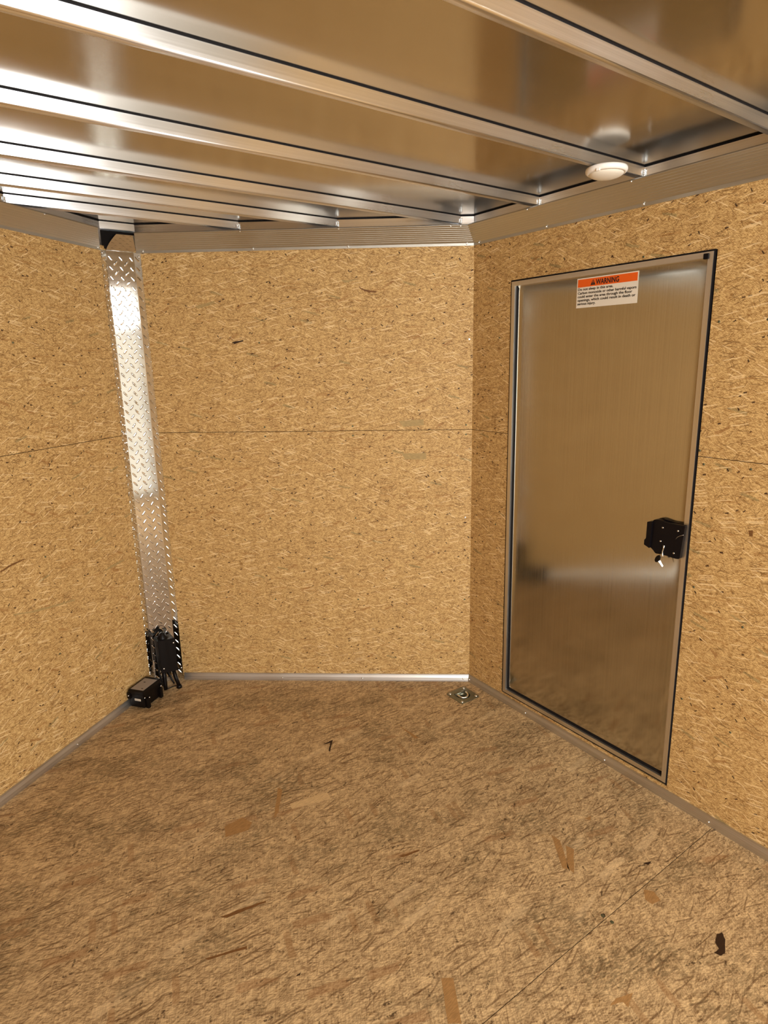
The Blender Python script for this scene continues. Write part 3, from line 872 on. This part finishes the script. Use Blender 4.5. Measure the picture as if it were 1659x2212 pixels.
for sg, tf in ((1, tf_nr), (-1, tf_nl)):
    # flange from the fold to the wall board, lying on it
    F0 = tf_p(sg * HW, 0, 0); 
    Pe = tf(1.411, 0, .0022)
    dv = (Pe - F0); L = dv.length; dv.normalize()
    nn = Vector((-dv.y, dv.x, 0)) * (-sg)
    if nn.y > 0: nn = -nn
    tff = lambda u, z, w, F0=F0, dv=dv, nn=nn: F0 + dv * u + nn * w + Vector((0, 0, z))
    m = MB()
    sheet(m, tff, 0, L, .002, ZT - .002, 2)
    tread(m, tff, 0, L, .004, ZT, .012 * sg)
    # folded rim
    m.poly([tff(L, .002, 0), tff(L, ZT - .002, 0), tff(L, ZT - .002, -.0018), tff(L, .002, -.0018)])
    m.build('side_flange', 'plate', nc, clean=False)
    for z in (1.97, 1.60, 1.22, .86, .44, .06) if sg > 0 else (1.975, 1.61, 1.235, .795, .40):
        c = tff(L * .72, z, .0006)
        MB().lathe([(0, .004), (.0022, .0038), (.0040, .0020), (.0052, 0)], c, nn, 14).build('screw', 'screw', nc)
# cap bent forward over the top
tfc = lambda u, z, w: Vector((XT + u, YP - .001 - z * .62 - w * .79, ZT + z * .96 - w * .6))
# left and right edge of the cap at each height
rows = [(0, -.0530, .0547), (.012, -.0490, .0600), (.026, -.0420, .0620), (.040, -.0330, .0610), (.054, -.0220, .0570), (.062, -.0150, .0530)]
m = MB()
for k in range(len(rows) - 1):
    (za, la_, ra), (zb, lb_, rb) = rows[k], rows[k + 1]
    m.poly([tfc(la_, za, 0), tfc(ra, za, 0), tfc(rb, zb, 0), tfc(lb_, zb, 0)], None, True)
rng = [(u, z) for u in (-.028, .002, .030) for z in (.008, .028, .046) if not (u < -.02 and z > .04)]
for n_, (u, z) in enumerate(rng):
    for par in (0, 1):
        uu, zz = u + par * .013, z + par * .010
        a = math.radians(-18 if par else -12)
        pp = [(uu - .007 * math.cos(a), zz - .007 * math.sin(a)), (uu + .0018 * math.sin(a), zz - .0018), (uu + .007 * math.cos(a), zz + .007 * math.sin(a)), (uu, zz + .0018)]
        m.poly([tfc(p[0], p[1], .0012) for p in pp], None)
m.build('top_cap', 'plate', nc, clean=False)
pts = [tfc(-.053, 0, .001), tfc(.0547, 0, .001)]
MB().tube(pts, .0010, 6).build('folded_edge', 'screw', nc)
# shade of the gap between cap and cove ends, put in as near-black box
struct(MB().box((XT - .105, YN - .004, ZW + .010), (XT + .085, YN + .004, ZB - .004)).build('cap_gap_shade', 'dark'))

# ---------------------------------------------------------------- junction box on the nose cover
jb = empty('junction_box', (.664, 2.865, 0), 'upright black plastic box with two round legs, mounted on the tread plate', 'electrical box')
m = MB()
FR = [(.6244, 2.83, .2575), (.7045, 2.83, .2510), (.7012, 2.83, .0870), (.6285, 2.83, .0940)]
BK = [(x - .001, 2.898, z) for x, y, z in FR]
bm = bmesh.new()
vs = [bm.verts.new(p) for p in FR + BK]
for f in ((0, 1, 2, 3), (7, 6, 5, 4), (0, 4, 5, 1), (1, 5, 6, 2), (2, 6, 7, 3), (3, 7, 4, 0)): bm.faces.new([vs[k] for k in f])
bmesh.ops.recalc_face_normals(bm, faces=bm.faces[:])
bmesh.ops.bevel(bm, geom=bm.edges[:], offset=.004, segments=2, affect='EDGES')
m.addbm(bm)
m.build('housing', 'plastic', jb)
lid = MB()
ins = lambda P, s_: [tuple(Vector(p).lerp(Vector((.6647, 2.83, .1724)), s_)) for p in P]
bm = bmesh.new()
o1 = ins(FR, -.015)
vs = [bm.verts.new((p[0], 2.8245, p[2])) for p in o1] + [bm.verts.new((p[0], 2.833, p[2])) for p in o1]
for f in ((0, 1, 2, 3), (7, 6, 5, 4), (0, 4, 5, 1), (1, 5, 6, 2), (2, 6, 7, 3), (3, 7, 4, 0)): bm.faces.new([vs[k] for k in f])
bmesh.ops.recalc_face_normals(bm, faces=bm.faces[:])
bmesh.ops.bevel(bm, geom=bm.edges[:], offset=.002, segments=2, affect='EDGES')
lid.addbm(bm); lid = lid.build('lid', 'plastic', jb)
for x, z in ((.6955, .2310), (.6400, .1130)):
    MB().lathe([(0, .0016), (.0028, .0016), (.0038, 0)], (x, 2.8245, z), (0, -1, 0), 14).build('screw', 'screw', lid)
# domed cable gland on top and the loose tie around it
m = MB().lathe([(.0240, 0), (.0235, .006), (.0170, .014), (.0125, .026), (.0060, .030), (0, .030)], (.656, 2.862, .2520), (0, 0, 1), 24)
m.build('top_gland', 'plastic', jb)
pts = [Vector((.664 + .030 * math.cos(a), 2.862 - .010 * math.sin(a), .262 + .018 * math.sin(a))) for a in [k * PI / 10 for k in range(11)]]
MB().tube(pts, .0014, 6).build('cable_tie', 'plastic', jb)
MB().tube([(.6220, 2.85, .2720), (.632, 2.85, .2640), (.648, 2.855, .2600)], .0022, 6).build('cable_tie', 'plastic', jb)
MB().tube([(.686, 2.848, .095), (.691, 2.832, .050), (.698, 2.815, .012)], [.0095, .0090, .0088], 14).build('leg', 'plastic', jb)
MB().lathe([(.0088, .014), (.0125, .010), (.0130, .0), (0, 0)], (.6985, 2.8135, .0005), (0, 0, 1), 20).build('foot', 'plastic', jb)
MB().tube([(.668, 2.885, .095), (.672, 2.886, .060), (.682, 2.870, .020), (.688, 2.860, .004)], .0040, 8).build('cable', 'plastic', jb)
MB().tube([(.642, 2.845, .100), (.641, 2.838, .060), (.640, 2.834, .030), (.640, 2.832, .002)], [.0105, .0100, .0095, .009], 12).build('cable', 'plastic', jb)
MB().tube([(.634, 2.885, .110), (.628, 2.880, .070), (.634, 2.868, .030), (.640, 2.858, .004)], .0045, 8).build('cable', 'plastic', jb)
MB().tube([(.700, 2.835, .003), (.680, 2.838, .003), (.660, 2.834, .003), (.645, 2.830, .003)], .0022, 6).build('cable', 'plastic', jb)

# ---------------------------------------------------------------- battery box on the floor
fx = Vector((SN, CS, 0)); fy = Vector((-CS, SN, 0)) # along the left nose wall / towards it
BO = Vector((.5145, 2.7095, 0))
bb = empty('battery_box', BO + fx * .058 + fy * .034, 'black battery box with a grey sticker lying on the floor against the left wall', 'battery box')
fr = (BO, fx, fy, Vector((0, 0, 1)))
LB, WBx, HBx = .125, .084, .090
m = MB().box((.003, .003, .004), (LB - .003, WBx - .003, HBx - .010), fr, .005)
m.build('case', 'plastic', bb)
MB().box((0, 0, HBx - .022), (LB, WBx, HBx), fr, .005).build('lid', 'plastic', bb)
MB().box((.008, .006, HBx), (LB - .018, WBx - .010, HBx + .0006), fr).build('sticker', 'grey_paper', bb, label='grey sticker')
for a, b in ((.020, .018), (.072, .046)):
    MB().box((a, b, HBx + .0006), (a + .005, b + .009, HBx + .0010), fr).build('print_mark', 'ink', bb)
MB().box((-.0008, .018, .040), (.0, .050, .050), fr).build('white_label', 'paper', bb, label='small white label')
m = MB()
for k in range(6): m.box((-.0012, .022 + k * .0045, .0436), (-.0008, .0245 + k * .0045, .0460), fr)
m.build('print_mark', 'ink', bb)
# ribs, ears and feet
MB().box((.012, -.012, .0), (.028, .004, .050), fr, .003).build('mounting_ear', 'plastic', bb)
MB().box((LB - .022, -.010, .0), (LB - .006, .004, .050), fr, .003).build('mounting_ear', 'plastic', bb)
MB().box((LB - .010, -.006, .052), (LB + .008, .012, .066), fr, .004).build('terminal_cap', 'plastic', bb)
m = MB().box((-.004, WBx - .012, .044), (.006, WBx + .004, .074), fr, .003); m.build('hinge_lug', 'plastic', bb)
for (a, b, z, ax_) in ((.006, -.0005, .056, -fy), (.022, -.012, .052, -fy), (LB - .012, -.006, .059, -fy), (-.004, WBx - .004, .060, -fx)):
    MB().lathe([(0, .0015), (.0022, .0015), (.0032, 0)], BO + fx * a + fy * b + Vector((0, 0, z)) + ax_ * .0006, ax_, 12).build('screw', 'screw', bb)
